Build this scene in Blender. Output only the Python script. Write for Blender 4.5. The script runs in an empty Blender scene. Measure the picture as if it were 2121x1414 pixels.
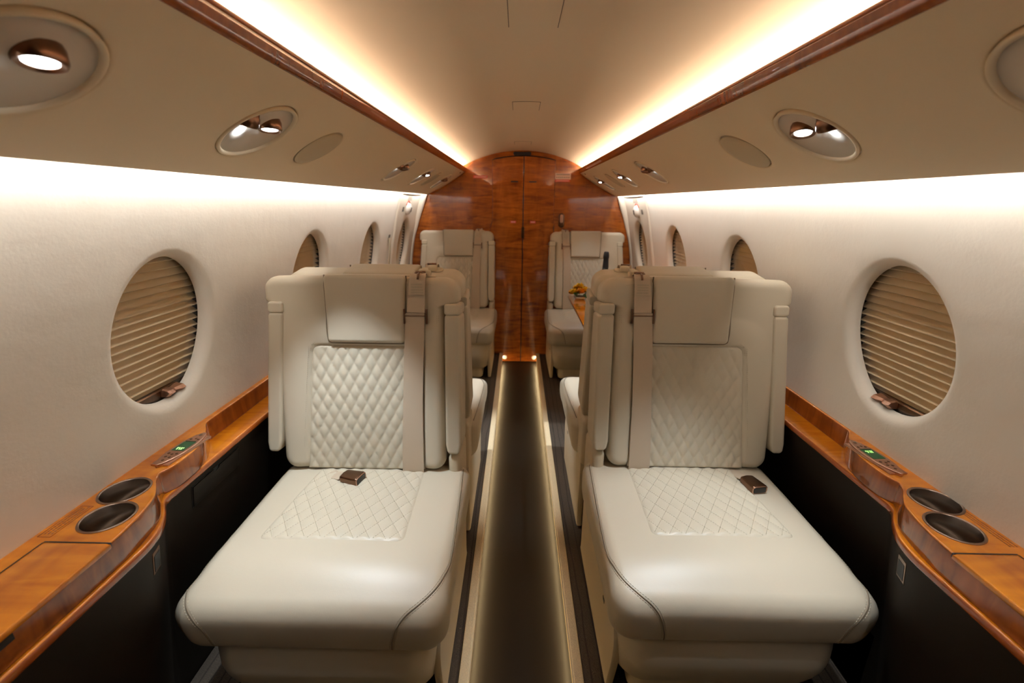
import bpy, bmesh, math, random
import numpy as np
from mathutils import Vector, Matrix
from mathutils.bvhtree import BVHTree
random.seed(7)
S = bpy.context.scene
COL = S.collection
YB = 3.99            # bulkhead
ZF = 0.08            # raised side floor
YN = -0.85            # cabin end behind the camera

# ---------------------------------------------------------------- materials
def node_mat(name):
    m = bpy.data.materials.new(name); m.use_nodes = True
    nt = m.node_tree
    return m, nt, nt.nodes['Principled BSDF']
def plain(name, col, rough=.5, metal=0., coat=0., spec=.5, bump=None, var=None, sheen=0., coatrough=.05, gloss_noise=None):
    m, nt, b = node_mat(name)
    b.inputs['Base Color'].default_value = (*col, 1)
    b.inputs['Roughness'].default_value = rough
    b.inputs['Metallic'].default_value = metal
    b.inputs['Coat Weight'].default_value = coat
    b.inputs['Coat Roughness'].default_value = coatrough
    b.inputs['Specular IOR Level'].default_value = spec
    b.inputs['Sheen Weight'].default_value = sheen
    tc = nt.nodes.new('ShaderNodeTexCoord')
    if var:   # (scale, amount)
        n = nt.nodes.new('ShaderNodeTexNoise'); n.inputs['Scale'].default_value = var[0]; n.inputs['Detail'].default_value = 4
        nt.links.new(tc.outputs['Object'], n.inputs['Vector'])
        mx = nt.nodes.new('ShaderNodeMix'); mx.data_type = 'RGBA'
        a = var[1]
        mx.inputs[6].default_value = (*[c * (1 - a) for c in col], 1); mx.inputs[7].default_value = (*[min(1, c * (1 + a)) for c in col], 1)
        nt.links.new(n.outputs['Fac'], mx.inputs[0]); nt.links.new(mx.outputs[2], b.inputs['Base Color'])
    if bump:  # list of (scale, strength, distance)
        prev = None
        for sc_, st, di in bump:
            n = nt.nodes.new('ShaderNodeTexNoise'); n.inputs['Scale'].default_value = sc_; n.inputs['Detail'].default_value = 3
            nt.links.new(tc.outputs['Object'], n.inputs['Vector'])
            bp = nt.nodes.new('ShaderNodeBump'); bp.inputs['Strength'].default_value = st; bp.inputs['Distance'].default_value = di
            nt.links.new(n.outputs['Fac'], bp.inputs['Height'])
            if prev: nt.links.new(prev.outputs[0], bp.inputs['Normal'])
            prev = bp
        nt.links.new(prev.outputs[0], b.inputs['Normal'])
    return m
def wood(name, dark, light, stretch, rough=.25, coat=1., scale=1., fig=.5, coatrough=.03):
    """varnished figured veneer: long grain along the stretched axis, cross flame figure"""
    m, nt, b = node_mat(name)
    N = nt.nodes; L = nt.links
    tc = N.new('ShaderNodeTexCoord'); mp = N.new('ShaderNodeMapping')
    mp.inputs['Scale'].default_value = stretch; L.new(tc.outputs['Object'], mp.inputs['Vector'])
    n1 = N.new('ShaderNodeTexNoise'); n1.inputs['Scale'].default_value = 3.2 * scale; n1.inputs['Detail'].default_value = 6; n1.inputs['Distortion'].default_value = .9
    L.new(mp.outputs[0], n1.inputs['Vector'])
    mp2 = N.new('ShaderNodeMapping'); mp2.inputs['Scale'].default_value = tuple(3.0 / max(.3, s) ** .8 for s in stretch); L.new(tc.outputs['Object'], mp2.inputs['Vector'])
    n2 = N.new('ShaderNodeTexNoise'); n2.inputs['Scale'].default_value = 4.5 * scale; n2.inputs['Detail'].default_value = 3; n2.inputs['Distortion'].default_value = 1.4
    L.new(mp2.outputs[0], n2.inputs['Vector'])
    ad = N.new('ShaderNodeMix'); ad.data_type = 'FLOAT'; ad.inputs[0].default_value = fig
    L.new(n1.outputs['Fac'], ad.inputs[2]); L.new(n2.outputs['Fac'], ad.inputs[3])
    cr = N.new('ShaderNodeValToRGB'); cr.color_ramp.elements[0].position = .34; cr.color_ramp.elements[1].position = .68
    cr.color_ramp.elements[0].color = (*dark, 1); cr.color_ramp.elements[1].color = (*light, 1)
    L.new(ad.outputs[0], cr.inputs['Fac']); L.new(cr.outputs['Color'], b.inputs['Base Color'])
    b.inputs['Roughness'].default_value = rough; b.inputs['Coat Weight'].default_value = coat; b.inputs['Coat Roughness'].default_value = coatrough
    b.inputs['Specular IOR Level'].default_value = .3
    return m
def emit(name, col, strength):
    m, nt, b = node_mat(name)
    b.inputs['Base Color'].default_value = (.8, .8, .8, 1)
    b.inputs['Emission Color'].default_value = (*col, 1); b.inputs['Emission Strength'].default_value = strength
    return m
def pane_mat(name):
    m, nt, b = node_mat(name)
    N = nt.nodes; L = nt.links
    out = N['Material Output']; N.remove(b)
    tr = N.new('ShaderNodeBsdfTransparent'); tr.inputs[0].default_value = (.95, .93, .88, 1)
    gl = N.new('ShaderNodeBsdfGlossy'); gl.inputs['Roughness'].default_value = .02
    fr = N.new('ShaderNodeFresnel'); ge = N.new('ShaderNodeNewGeometry'); mr = N.new('ShaderNodeMapRange')
    mr.inputs[3].default_value = 1.5; mr.inputs[4].default_value = 1 / 1.5      # same reflection from both faces
    L.new(ge.outputs['Backfacing'], mr.inputs[0]); L.new(mr.outputs[0], fr.inputs['IOR'])
    mx = N.new('ShaderNodeMixShader')
    L.new(fr.outputs[0], mx.inputs[0]); L.new(tr.outputs[0], mx.inputs[1]); L.new(gl.outputs[0], mx.inputs[2]); L.new(mx.outputs[0], out.inputs[0])
    return m
def carpet(name, base, line):
    m, nt, b = node_mat(name); N = nt.nodes; L = nt.links
    tc = N.new('ShaderNodeTexCoord')
    mp = N.new('ShaderNodeMapping'); mp.inputs['Scale'].default_value = (1, .12, 1); L.new(tc.outputs['Object'], mp.inputs['Vector'])
    w = N.new('ShaderNodeTexWave'); w.inputs['Scale'].default_value = 9; w.inputs['Distortion'].default_value = 6; w.inputs['Detail'].default_value = 3; w.inputs['Detail Scale'].default_value = 1.2
    L.new(mp.outputs[0], w.inputs['Vector'])
    cr = N.new('ShaderNodeValToRGB'); cr.color_ramp.elements[0].position = .0; cr.color_ramp.elements[1].position = .10
    cr.color_ramp.elements[0].color = (*line, 1); cr.color_ramp.elements[1].color = (*base, 1)
    L.new(w.outputs['Fac'], cr.inputs['Fac'])
    n = N.new('ShaderNodeTexVoronoi'); n.inputs['Scale'].default_value = 260; L.new(tc.outputs['Object'], n.inputs['Vector'])
    mx = N.new('ShaderNodeMix'); mx.data_type = 'RGBA'; mx.blend_type = 'MULTIPLY'; mx.inputs[0].default_value = .55
    L.new(cr.outputs[0], mx.inputs[6]); L.new(n.outputs['Distance'], mx.inputs[7]); 
    mul = N.new('ShaderNodeMix'); mul.data_type = 'RGBA'; mul.blend_type = 'ADD'; mul.inputs[0].default_value = .5
    L.new(mx.outputs[2], mul.inputs[6]); L.new(cr.outputs[0], mul.inputs[7])
    L.new(mul.outputs[2], b.inputs['Base Color'])
    bp = N.new('ShaderNodeBump'); bp.inputs['Strength'].default_value = .6; bp.inputs['Distance'].default_value = .003
    L.new(n.outputs['Distance'], bp.inputs['Height']); L.new(bp.outputs[0], b.inputs['Normal'])
    b.inputs['Roughness'].default_value = .75; b.inputs['Specular IOR Level'].default_value = .3
    b.inputs['Coat Weight'].default_value = .25; b.inputs['Coat Roughness'].default_value = .25
    return m

LEATHER = (.535, .478, .37)
M = dict(
    leather=plain('leather', LEATHER, .42, bump=[(420, .12, .0006), (30, .08, .004)], var=(6, .03)),
    quilt=plain('quilted_leather', (.55, .495, .385), .42, bump=[(420, .10, .0006)]),
    thread=plain('thread', (.40, .35, .26), .7),
    groove=plain('seam_shadow', (.20, .16, .11), .7),
    webbing=plain('webbing', (.50, .405, .30), .75, bump=[(900, .25, .0005)], sheen=.2),
    label=plain('belt_label', (.50, .41, .30), .7),
    ink=plain('ink', (.22, .17, .12), .8),
    bronze=plain('bronze', (.19, .105, .065), .28, 1., bump=[(180, .04, .0005)]),
    copper=plain('copper', (.60, .36, .26), .35, 1.),
    darkmetal=plain('dark_bronze', (.16, .085, .05), .25, 1.),
    plastic=plain('cream_plastic', (.56, .48, .35), .5),
    black=plain('black_plastic', (.01, .01, .01), .35),
    wall=plain('suede_wall', (.77, .73, .655), .85, bump=[(14, .10, .02), (160, .25, .0012)], var=(5, .03), sheen=.15),
    headliner=plain('headliner', (.78, .67, .50), .85, bump=[(300, .06, .0006)]),
    binskin=plain('overhead_skin', (.79, .67, .475), .6, bump=[(300, .05, .0005)]),
    panel=plain('brown_panel', (.013, .0088, .005), .6, spec=.2, bump=[(350, .08, .0005)]),
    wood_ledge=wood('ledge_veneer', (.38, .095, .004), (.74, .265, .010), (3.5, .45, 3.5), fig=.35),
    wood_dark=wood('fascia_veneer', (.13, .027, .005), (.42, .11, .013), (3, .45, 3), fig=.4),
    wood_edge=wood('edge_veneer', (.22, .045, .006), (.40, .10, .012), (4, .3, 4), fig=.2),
    wood_bulk=wood('bulkhead_veneer', (.17, .036, .005), (.50, .15, .016), (1.6, 1, 9), fig=.35, coat=.8, coatrough=.04),
    wood_rail=wood('rail_veneer', (.12, .022, .004), (.33, .085, .010), (2, .7, 2), fig=.5),
    steel=plain('brushed_steel', (.040, .028, .020), .34, 1.),
    rimsteel=plain('rim_steel', (.34, .26, .21), .28, 1.),
    floor=plain('aisle_floor', (.0070, .0048, .0030), .42, coat=.04, coatrough=.22, spec=.16, bump=[(40, .05, .003)]),
    carpet=carpet('side_carpet', (.060, .046, .033), (.026, .019, .014)),
    nosing=plain('nosing_carpet_lit', (.86, .66, .41), .8, bump=[(260, .6, .003)], var=(240, .25)),  # tan carpet, colour lightened to stand in for light on the strip
    nosing_edge=plain('nosing_edge', (.75, .62, .42), .45),
    shade=plain('pleated_shade', (.82, .70, .52), .8),
    dark=plain('dark_well', (.012, .010, .008), .7),
    pane=pane_mat('window_pane'),
    bowl=plain('bowl_white', (.66, .60, .52), .45),
    cover=plain('cover_skin', (.54, .455, .31), .6),
    white=plain('white_plastic', (.80, .77, .72), .4),
    offwhite=plain('hatch_skin', (.72, .66, .57), .55),
    red=plain('red_print', (.62, .09, .06), .5),
    placard=plain('placard', (.78, .62, .55), .5),
    grey=plain('grey_print', (.16, .14, .12), .6),
    lcd=emit('lcd', (.02, .10, .03), .35),
    lcdtext=emit('lcd_digits', (.35, 1., .10), 1.2),
    lens=emit('lamp_lens', (.85, .93, 1.), 22.),
    led_cove=emit('led_cove', (1., .73, .50), 2.),
    led_wall=emit('led_wall', (1., .90, .77), 2.),
    led_aisle=emit('led_aisle', (1., .72, .32), 2.),
    bottle=plain('dark_glass', (.006, .008, .010), .12, coat=.5),
    foil=plain('foil', (.02, .022, .03), .4, .3),
    petal=plain('yellow_petals', (.95, .55, .03), .6, var=(40, .3)),
    petal2=plain('orange_petals', (.95, .36, .02), .6, var=(40, .3)),
    leaf=plain('green_leaves', (.05, .14, .02), .5, var=(30, .4)),
)
M['lcd'].node_tree.nodes['Principled BSDF'].inputs['Base Color'].default_value = (.01, .03, .012, 1)

# ---------------------------------------------------------------- object helpers
WL = {}
def setp(o, label=None, cat=None, group=None, kind=None):
    if label: o['label'] = label
    if cat: o['category'] = cat
    if group: o['group'] = group
    if kind: o['kind'] = kind
    return o
def thing(name, loc, label=None, cat=None, group=None, kind=None):
    o = bpy.data.objects.new(name, None); COL.objects.link(o)
    o.empty_display_size = .05; o.location = loc; WL[o] = Vector(loc)
    return setp(o, label, cat, group, kind)
def mesh(name, v, f, mat, parent=None, smooth=True, closed=True, angle=None):
    v = np.asarray(v, float)
    me = bpy.data.meshes.new(name)
    if parent is None:
        lo, hi = v.min(0), v.max(0); c = np.array([(lo[0] + hi[0]) / 2, (lo[1] + hi[1]) / 2, lo[2]])
    else:
        c = np.array(WL[parent])
    me.from_pydata((v - c).tolist(), [], [tuple(int(i) for i in q) for q in f])
    if closed:
        bm = bmesh.new(); bm.from_mesh(me); bmesh.ops.recalc_face_normals(bm, faces=bm.faces); bm.to_mesh(me); bm.free()
    mats = mat if isinstance(mat, (list, tuple)) else [mat]
    for m in mats: me.materials.append(m)
    me.polygons.foreach_set('use_smooth', [bool(smooth)] * len(me.polygons))
    if smooth and angle: me.set_sharp_from_angle(angle=math.radians(angle))
    o = bpy.data.objects.new(name, me); COL.objects.link(o)
    if parent is None: o.location = c
    else: o.parent = parent
    WL[o] = Vector(c)
    return o
class MB:
    """collects pieces of ONE part"""
    def __init__(s): s.v = []; s.f = []
    def add(s, v, f):
        n = len(s.v); s.v += [tuple(p) for p in v]; s.f += [tuple(i + n for i in q) for q in f]; return s
    def build(s, name, mat, parent=None, **k): return mesh(name, s.v, s.f, mat, parent, **k)
def box(cx, cy, cz, hx, hy, hz):
    v = [(cx + a * hx, cy + b * hy, cz + c * hz) for a in (-1, 1) for b in (-1, 1) for c in (-1, 1)]
    f = [(0, 1, 3, 2), (4, 6, 7, 5), (0, 4, 5, 1), (2, 3, 7, 6), (0, 2, 6, 4), (1, 5, 7, 3)]
    return v, f
def grid(P, flip=False):
    P = np.asarray(P); n, m = P.shape[:2]
    f = []
    for i in range(n - 1):
        for j in range(m - 1):
            a = i * m + j; q = (a, a + 1, a + m + 1, a + m)
            f.append(q[::-1] if flip else q)
    return P.reshape(-1, 3), f
def axis_pts(h, edge, step, ne=5):
    edge = min(edge, h * .999)
    mid = max(2, int(round((2 * h - 2 * edge) / step)) + 1)
    a = np.linspace(-h, -h + edge, ne); b = np.linspace(-h + edge, h - edge, mid); c = np.linspace(h - edge, h, ne)
    return np.unique(np.round(np.concatenate([a, b, c]), 7))
def rbox(hx, hy, hz, R, r, step=.03, ne=6, warp=None):
    """box rounded in plan (R) and at its top and bottom edges (r), centred; warp(x,y,z) moves the points"""
    R = min(R, hx, hy); r = min(r, R, hz)
    X = axis_pts(hx, R, step, ne); Y = axis_pts(hy, R, step, ne); Z = axis_pts(hz, r, step, 4)
    nx, ny, nz = len(X), len(Y), len(Z)
    idx = {}; pts = []
    def vid(i, j, k):
        t = (i, j, k)
        if t not in idx: idx[t] = len(pts); pts.append((X[i], Y[j], Z[k]))
        return idx[t]
    F = []
    for k in (0, nz - 1):
        for i in range(nx - 1):
            for j in range(ny - 1):
                q = (vid(i, j, k), vid(i + 1, j, k), vid(i + 1, j + 1, k), vid(i, j + 1, k)); F.append(q if k else q[::-1])
    for k in range(nz - 1):
        for i in range(nx - 1):
            for j, fl in ((0, 0), (ny - 1, 1)):
                q = (vid(i, j, k), vid(i + 1, j, k), vid(i + 1, j, k + 1), vid(i, j, k + 1)); F.append(q[::-1] if fl else q)
        for j in range(ny - 1):
            for i, fl in ((0, 1), (nx - 1, 0)):
                q = (vid(i, j, k), vid(i, j + 1, k), vid(i, j + 1, k + 1), vid(i, j, k + 1)); F.append(q[::-1] if fl else q)
    P = np.array(pts); x, y, z = P.T
    cx = np.clip(x, -(hx - R), hx - R); cy = np.clip(y, -(hy - R), hy - R)
    dx, dy = x - cx, y - cy
    m = np.maximum(abs(dx), abs(dy)); L = np.hypot(dx, dy); L[L == 0] = 1
    ux, uy = dx / L, dy / L
    on_cap = abs(abs(z) - hz) < 1e-9
    t = R - m
    th = np.full(len(z), -1.)
    a = on_cap & (t < r); th[a] = (1 - t[a] / r) * math.pi / 4
    b = (~on_cap) & (abs(z) > hz - r); th[b] = math.pi / 2 - (abs(z[b]) - (hz - r)) / r * math.pi / 4
    z2 = z.copy(); m2 = m.copy()
    s = th >= 0
    m2[s] = R - (r - r * np.sin(th[s])); z2[s] = np.sign(z[s]) * (hz - r + r * np.cos(th[s]))
    P = np.stack([cx + ux * m2, cy + uy * m2, z2], 1)
    if warp: P = np.stack(warp(*P.T), 1)
    return P, F
def sm(t): t = np.clip(t, 0, 1); return t * t * (3 - 2 * t)
YL = -.22      # the strips start here
def strip(cx, cz, hx, hz, n=48):
    ys = np.linspace(YL, YB - .012, n + 1); pr = [(cx - hx, cz - hz), (cx + hx, cz - hz), (cx + hx, cz + hz), (cx - hx, cz + hz), (cx - hx, cz - hz)]
    v, f = grid(np.array([[(x, y, z) for x, z in pr] for y in ys])); return v, list(f) + [(0, 1, 2, 3), (n * 5, n * 5 + 1, n * 5 + 2, n * 5 + 3)]
def tube(path, r, n=8, closed=False, cap=True):
    path = [Vector(p) for p in path]; N = len(path); v = []; f = []
    rr = r if isinstance(r, (list, tuple)) else [r] * N
    up = None
    for i, p in enumerate(path):
        if closed: t = path[(i + 1) % N] - path[i - 1]
        else: t = path[min(i + 1, N - 1)] - path[max(i - 1, 0)]
        t.normalize()
        if up is None: up = t.orthogonal().normalized()
        up = (up - t * up.dot(t)).normalized(); w = t.cross(up)
        for k in range(n):
            a = 2 * math.pi * k / n
            v.append(p + (up * math.cos(a) + w * math.sin(a)) * rr[i])
    M_ = N if closed else N - 1
    for i in range(M_):
        for k in range(n):
            a = i * n + k; b = i * n + (k + 1) % n; c = ((i + 1) % N) * n
            f.append((a, b, c + (k + 1) % n, c + k))
    if cap and not closed:
        f.append(tuple(range(n))[::-1]); f.append(tuple((N - 1) * n + k for k in range(n)))
    return v, f
def lathe(prof, n=32, M4=None):
    """profile [(r,z)...] about z"""
    v = []; f = []
    for r, z in prof:
        for k in range(n):
            a = 2 * math.pi * k / n; v.append(Vector((r * math.cos(a), r * math.sin(a), z)))
    for i in range(len(prof) - 1):
        for k in range(n):
            a = i * n + k; b = i * n + (k + 1) % n
            f.append((a, b, b + n, a + n))
    if prof[0][0] > 1e-6: f.append(tuple(range(n))[::-1])
    if prof[-1][0] > 1e-6: f.append(tuple((len(prof) - 1) * n + k for k in range(n)))
    if M4 is not None: v = [M4 @ p for p in v]
    return v, f
def frame(o, ex, ey, ez):
    m = Matrix.Identity(4)
    for i in range(3): m[i][0] = ex[i]; m[i][1] = ey[i]; m[i][2] = ez[i]; m[i][3] = o[i]
    return m
def catmull(pts, n):
    pts = [np.array(p, float) for p in pts]; P = [2 * pts[0] - pts[1]] + pts + [2 * pts[-1] - pts[-2]]
    out = []
    for i in range(1, len(P) - 2):
        for k in range(n):
            t = k / n; a, b, c, d = P[i - 1], P[i], P[i + 1], P[i + 2]
            out.append(.5 * (2 * b + (c - a) * t + (2 * a - 5 * b + 4 * c - d) * t * t + (3 * b - a - 3 * c + d) * t ** 3))
    out.append(pts[-1]); return np.array(out)
def prism(outline, z0, z1, r=.004, seg=3):
    """closed 2-D outline extruded in z with its edges rounded: returns verts, faces"""
    bm = bmesh.new()
    vs = [bm.verts.new((x, y, z0)) for x, y in outline]
    fa = bm.faces.new(vs)
    ret = bmesh.ops.extrude_face_region(bm, geom=[fa])
    for g in ret['geom']:
        if isinstance(g, bmesh.types.BMVert): g.co.z = z1
    bmesh.ops.recalc_face_normals(bm, faces=bm.faces)
    if r > 0:
        ed = [e for e in bm.edges if abs(e.verts[0].co.z - e.verts[1].co.z) < 1e-9]
        bmesh.ops.bevel(bm, geom=ed, offset=r, segments=seg, profile=.5, affect='EDGES', clamp_overlap=True)
    bm.verts.index_update()
    v = [tuple(p.co) for p in bm.verts]; f = [tuple(p.index for p in q.verts) for q in bm.faces]
    bm.free(); return v, f
def boolean_cut(o, cutters):
    """cut closed (v,f) solids out of a mesh object, leaving no helper behind"""
    for v, f in cutters:
        me = bpy.data.meshes.new('cut'); me.from_pydata([tuple(Vector(p) - WL[o]) for p in v], [], f)
        bm = bmesh.new(); bm.from_mesh(me); bmesh.ops.recalc_face_normals(bm, faces=bm.faces); bm.to_mesh(me); bm.free()
        c = bpy.data.objects.new('cut', me); COL.objects.link(c); c.parent = o
        md = o.modifiers.new('b', 'BOOLEAN'); md.object = c; md.operation = 'DIFFERENCE'; md.solver = 'EXACT'
        dg = bpy.context.evaluated_depsgraph_get(); dg.update()
        nm = bpy.data.meshes.new_from_object(o.evaluated_get(dg))
        o.modifiers.clear(); old = o.data; o.data = nm; bpy.data.meshes.remove(old)
        bpy.data.objects.remove(c); bpy.data.meshes.remove(me)

# ---------------------------------------------------------------- holed surfaces (side walls, overhead panels)
WALL = catmull([(.985, .76), (.985, .86), (.979, .95), (.968, 1.03), (.951, 1.12), (.929, 1.225), (.900, 1.36), (.868, 1.47), (.848, 1.535), (.842, 1.60)], 12)
_wl = np.concatenate([[0], np.cumsum(np.hypot(*np.diff(WALL, axis=0).T))])
def wall_pt(s):
    """arc length -> (X,z), outward normal (away from the cabin)"""
    x = np.interp(s, _wl, WALL[:, 0]); z = np.interp(s, _wl, WALL[:, 1])
    e = .004
    tx = np.interp(s + e, _wl, WALL[:, 0]) - np.interp(s - e, _wl, WALL[:, 0]); tz = np.interp(s + e, _wl, WALL[:, 1]) - np.interp(s - e, _wl, WALL[:, 1])
    L = np.hypot(tx, tz) + 1e-9
    return x, z, tz / L, -tx / L
def s_at_z(z): return float(np.interp(z, WALL[:, 1], _wl))
def wall_map(side, off0=0.):
    def f(Y, s, d=0.):
        x, z, nx, nz = wall_pt(s); d = d + off0
        return np.stack([side * (x + nx * d), Y + 0 * x, z + nz * d], -1)
    return f
def bin_map(side):
    A = np.array([.4815, 1.6885]); B = np.array([.797, 1.506]); e = (B - A); L = np.hypot(*e); e = e / L; n = np.array([e[1], -e[0]])  # n: down/inward
    if n[1] > 0: n = -n
    def f(Y, s, d=0.):      # d > 0 goes up into the panel
        bul = .010 * (1 - (2 * s / L - 1) ** 2)
        P = A[0] + e[0] * s - n[0] * (d - bul), A[1] + e[1] * s - n[1] * (d - bul)
        return np.stack([side * P[0], Y + 0 * P[0], P[1]], -1)
    f.L = L; f.e = e; f.n = n
    return f
def holed(fmap, u0, u1, s0, s1, holes, nv, prof, cell, du=.12):
    """surface over u0..u1 x s0..s1 with elliptical holes [(uc, sc, a, b)]; prof(t)->(extra radius, depth)"""
    mb = MB()
    sv = np.linspace(s0, s1, nv + 1)
    def plain_(a, b):
        if b - a < 1e-6: return
        n = max(1, int((b - a) / du)); U = np.linspace(a, b, n + 1)
        UU, SS = np.meshgrid(U, sv, indexing='ij'); mb.add(*grid(fmap(UU, SS)))
    cur = u0
    for uc, sc, a, b in sorted(holes):
        plain_(cur, uc - cell); cur = uc + cell
        nu = 16; ub = np.linspace(uc - cell, uc + cell, nu + 1)
        bd = [(u, s0) for u in ub[:-1]] + [(uc + cell, s) for s in sv[:-1]] + [(u, s1) for u in ub[::-1][:-1]] + [(uc - cell, s) for s in sv[::-1][:-1]]
        bd = np.array(bd)
        ang = np.arctan2((bd[:, 1] - sc) / b, (bd[:, 0] - uc) / a)
        rings = []
        for er, dp in prof:
            rings.append(fmap(uc + (a + er) * np.cos(ang), sc + (b + er) * np.sin(ang), dp))
        er = prof[-1][0]; e0 = np.stack([uc + (a + er) * np.cos(ang), sc + (b + er) * np.sin(ang)], 1)
        for t in (.12, .3, .55, .8, 1.):
            q = e0 * (1 - t) + bd * t; rings.append(fmap(q[:, 0], q[:, 1]))
        R_ = np.array(rings); R_ = np.concatenate([R_, R_[:, :1]], 1)
        mb.add(*grid(R_))
    plain_(cur, u1)
    return mb
def weld(o, d=1e-5):
    bm = bmesh.new(); bm.from_mesh(o.data); bmesh.ops.remove_doubles(bm, verts=bm.verts, dist=d); bmesh.ops.recalc_face_normals(bm, faces=bm.faces)
    bm.to_mesh(o.data); bm.free(); return o

# ---------------------------------------------------------------- setting: floor, walls, ceiling
f = mesh('floor', *box(0, (YN + YB) / 2, -.02, .165, (YB - YN) / 2, .02), M['floor'], smooth=False); setp(f, 'glossy dark brown sunken aisle floor between the seats', kind='structure')
for side, nm in ((-1, 'left'), (1, 'right')):
    o = mesh('floor_' + nm, *box(side * .585, (YN + YB) / 2, ZF / 2 - .02, .397, (YB - YN) / 2, ZF / 2 + .02), M['carpet'], smooth=False)
    setp(o, 'dark brown patterned carpet on the raised %s floor' % nm, kind='structure')
    t = thing('trim_%d' % (1 if side < 0 else 2), (side * .172, 1, ZF), kind='structure')
    v, fc = rbox(.0145, (YB - YN) / 2, .004, .003, .003, step=.4, ne=4)
    mesh('carpet_binding', v + np.array([side * .1735, (YN + YB) / 2, ZF + .0035]), fc, M['nosing'], t)
    mesh('edge_strip', *box(side * .1575, (YN + YB) / 2, ZF - .004, .0018, (YB - YN) / 2, .0085), M['nosing_edge'], t, smooth=False)
    mesh('riser', *box(side * .1665, (YN + YB) / 2, ZF / 2 - .006, .0035, (YB - YN) / 2, ZF / 2 - .008), M['nosing'], t, smooth=False)
    o = mesh('light_strip', *strip(side * .1605, ZF - .0165, .0022, .003), M['led_aisle'], smooth=False)
    setp(o, 'warm light strip under the carpet edge on the %s of the aisle' % nm, 'light strip')

WIN_Y = [1.12, 1.965, 2.79, 3.62]
SC = s_at_z(1.108); WA, WB = .160, .200
def fillet(r, extra, n=7):
    out = [(0., r + extra), (0., r + extra * .5)] if extra else []
    for i in range(n):
        a = i / (n - 1) * math.pi / 2
        out.append((r - r * math.cos(a), r - r * math.sin(a)))
    return out
S0, S1 = 0.0, float(_wl[-1])
YH0 = 3.27          # near edge of the exit hatch
for side, nm in ((-1, 'left'), (1, 'right')):
    fm = wall_map(side)
    mb = holed(fm, YN, YH0, S0, S1, [(y, SC, WA, WB) for y in WIN_Y[:3]], 30, fillet(.029, .006), .26)
    o = weld(mb.build('wall_' + nm, M['wall'], closed=False)); setp(o, 'cream suede %s cabin side wall' % nm, kind='structure')
# ceiling: arc of radius R
CR = 1.048; CZ = 1.862
def ceil_z(x): return CZ - CR + math.sqrt(CR * CR - x * x)
xs = np.linspace(-.64, .64, 61); ysn = np.linspace(YN, YB, 30)
XX, YY = np.meshgrid(xs, ysn, indexing='ij'); ZZ = CZ - CR + np.sqrt(CR ** 2 - XX ** 2)
o = mesh('ceiling', *grid(np.stack([XX, YY, ZZ], -1)), M['headliner'], closed=False); setp(o, 'arched beige headliner ceiling', kind='structure')
# unseen outer shell added behind bins so no light leaks
for side, nm in ((-1, 'left'), (1, 'right')):
    pf = [(.64, ceil_z(.64)), (.70, 1.66), (.86, 1.62), (.90, 1.60)]
    P = np.array([[(side * x, y, z) for y in (YN, YB)] for x, z in pf]); mesh('ceiling_blocker_' + nm, *grid(P), M['dark'], closed=False); setp(bpy.context.scene.objects['ceiling_blocker_' + nm], 'unseen dark shell blocking light leaks above the %s overhead panel' % nm, kind='structure')
# access hatches in the headliner
def arc_plate(name, x0, x1, y0, y1, d, mat, parent=None):
    a = np.linspace(x0, x1, 9)
    top = [[(x, y, ceil_z(x) - .0005) for y in (y0, y1)] for x in a]; bot = [[(x, y, ceil_z(x) - d) for y in (y0, y1)] for x in a]
    mb = MB(); mb.add(*grid(top)); mb.add(*grid(bot, True))
    n = len(a)
    sides = []
    for A_, B_ in ((0, 0), (1, 1)):
        mb.add(*grid([[top[i][A_] for i in range(n)], [bot[i][A_] for i in range(n)]]))
    for i in (0, n - 1): mb.add(*grid([top[i], bot[i]]))
    return mb.build(name, mat, parent, smooth=False)
for k, (x0, x1, y0, y1) in enumerate([(-.058, .060, .80, 1.265), (-.060, .058, 2.115, 2.29), (-.063, .056, 3.41, 3.57)]):
    t = thing('access_panel', (0, (y0 + y1) / 2, 1.85), ['large access panel in the ceiling at the top edge of the photo', 'small rectangular access panel midway along the ceiling', 'small access panel in the ceiling close to the wooden bulkhead'][k], 'access panel', 'ceiling access panels')
    arc_plate('gap', x0 - .0022, x1 + .0022, y0 - .003, y1 + .003, .0012, M['groove'], t)
    arc_plate('cover', x0, x1, y0, y1, .0022, M['headliner'], t)

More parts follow.
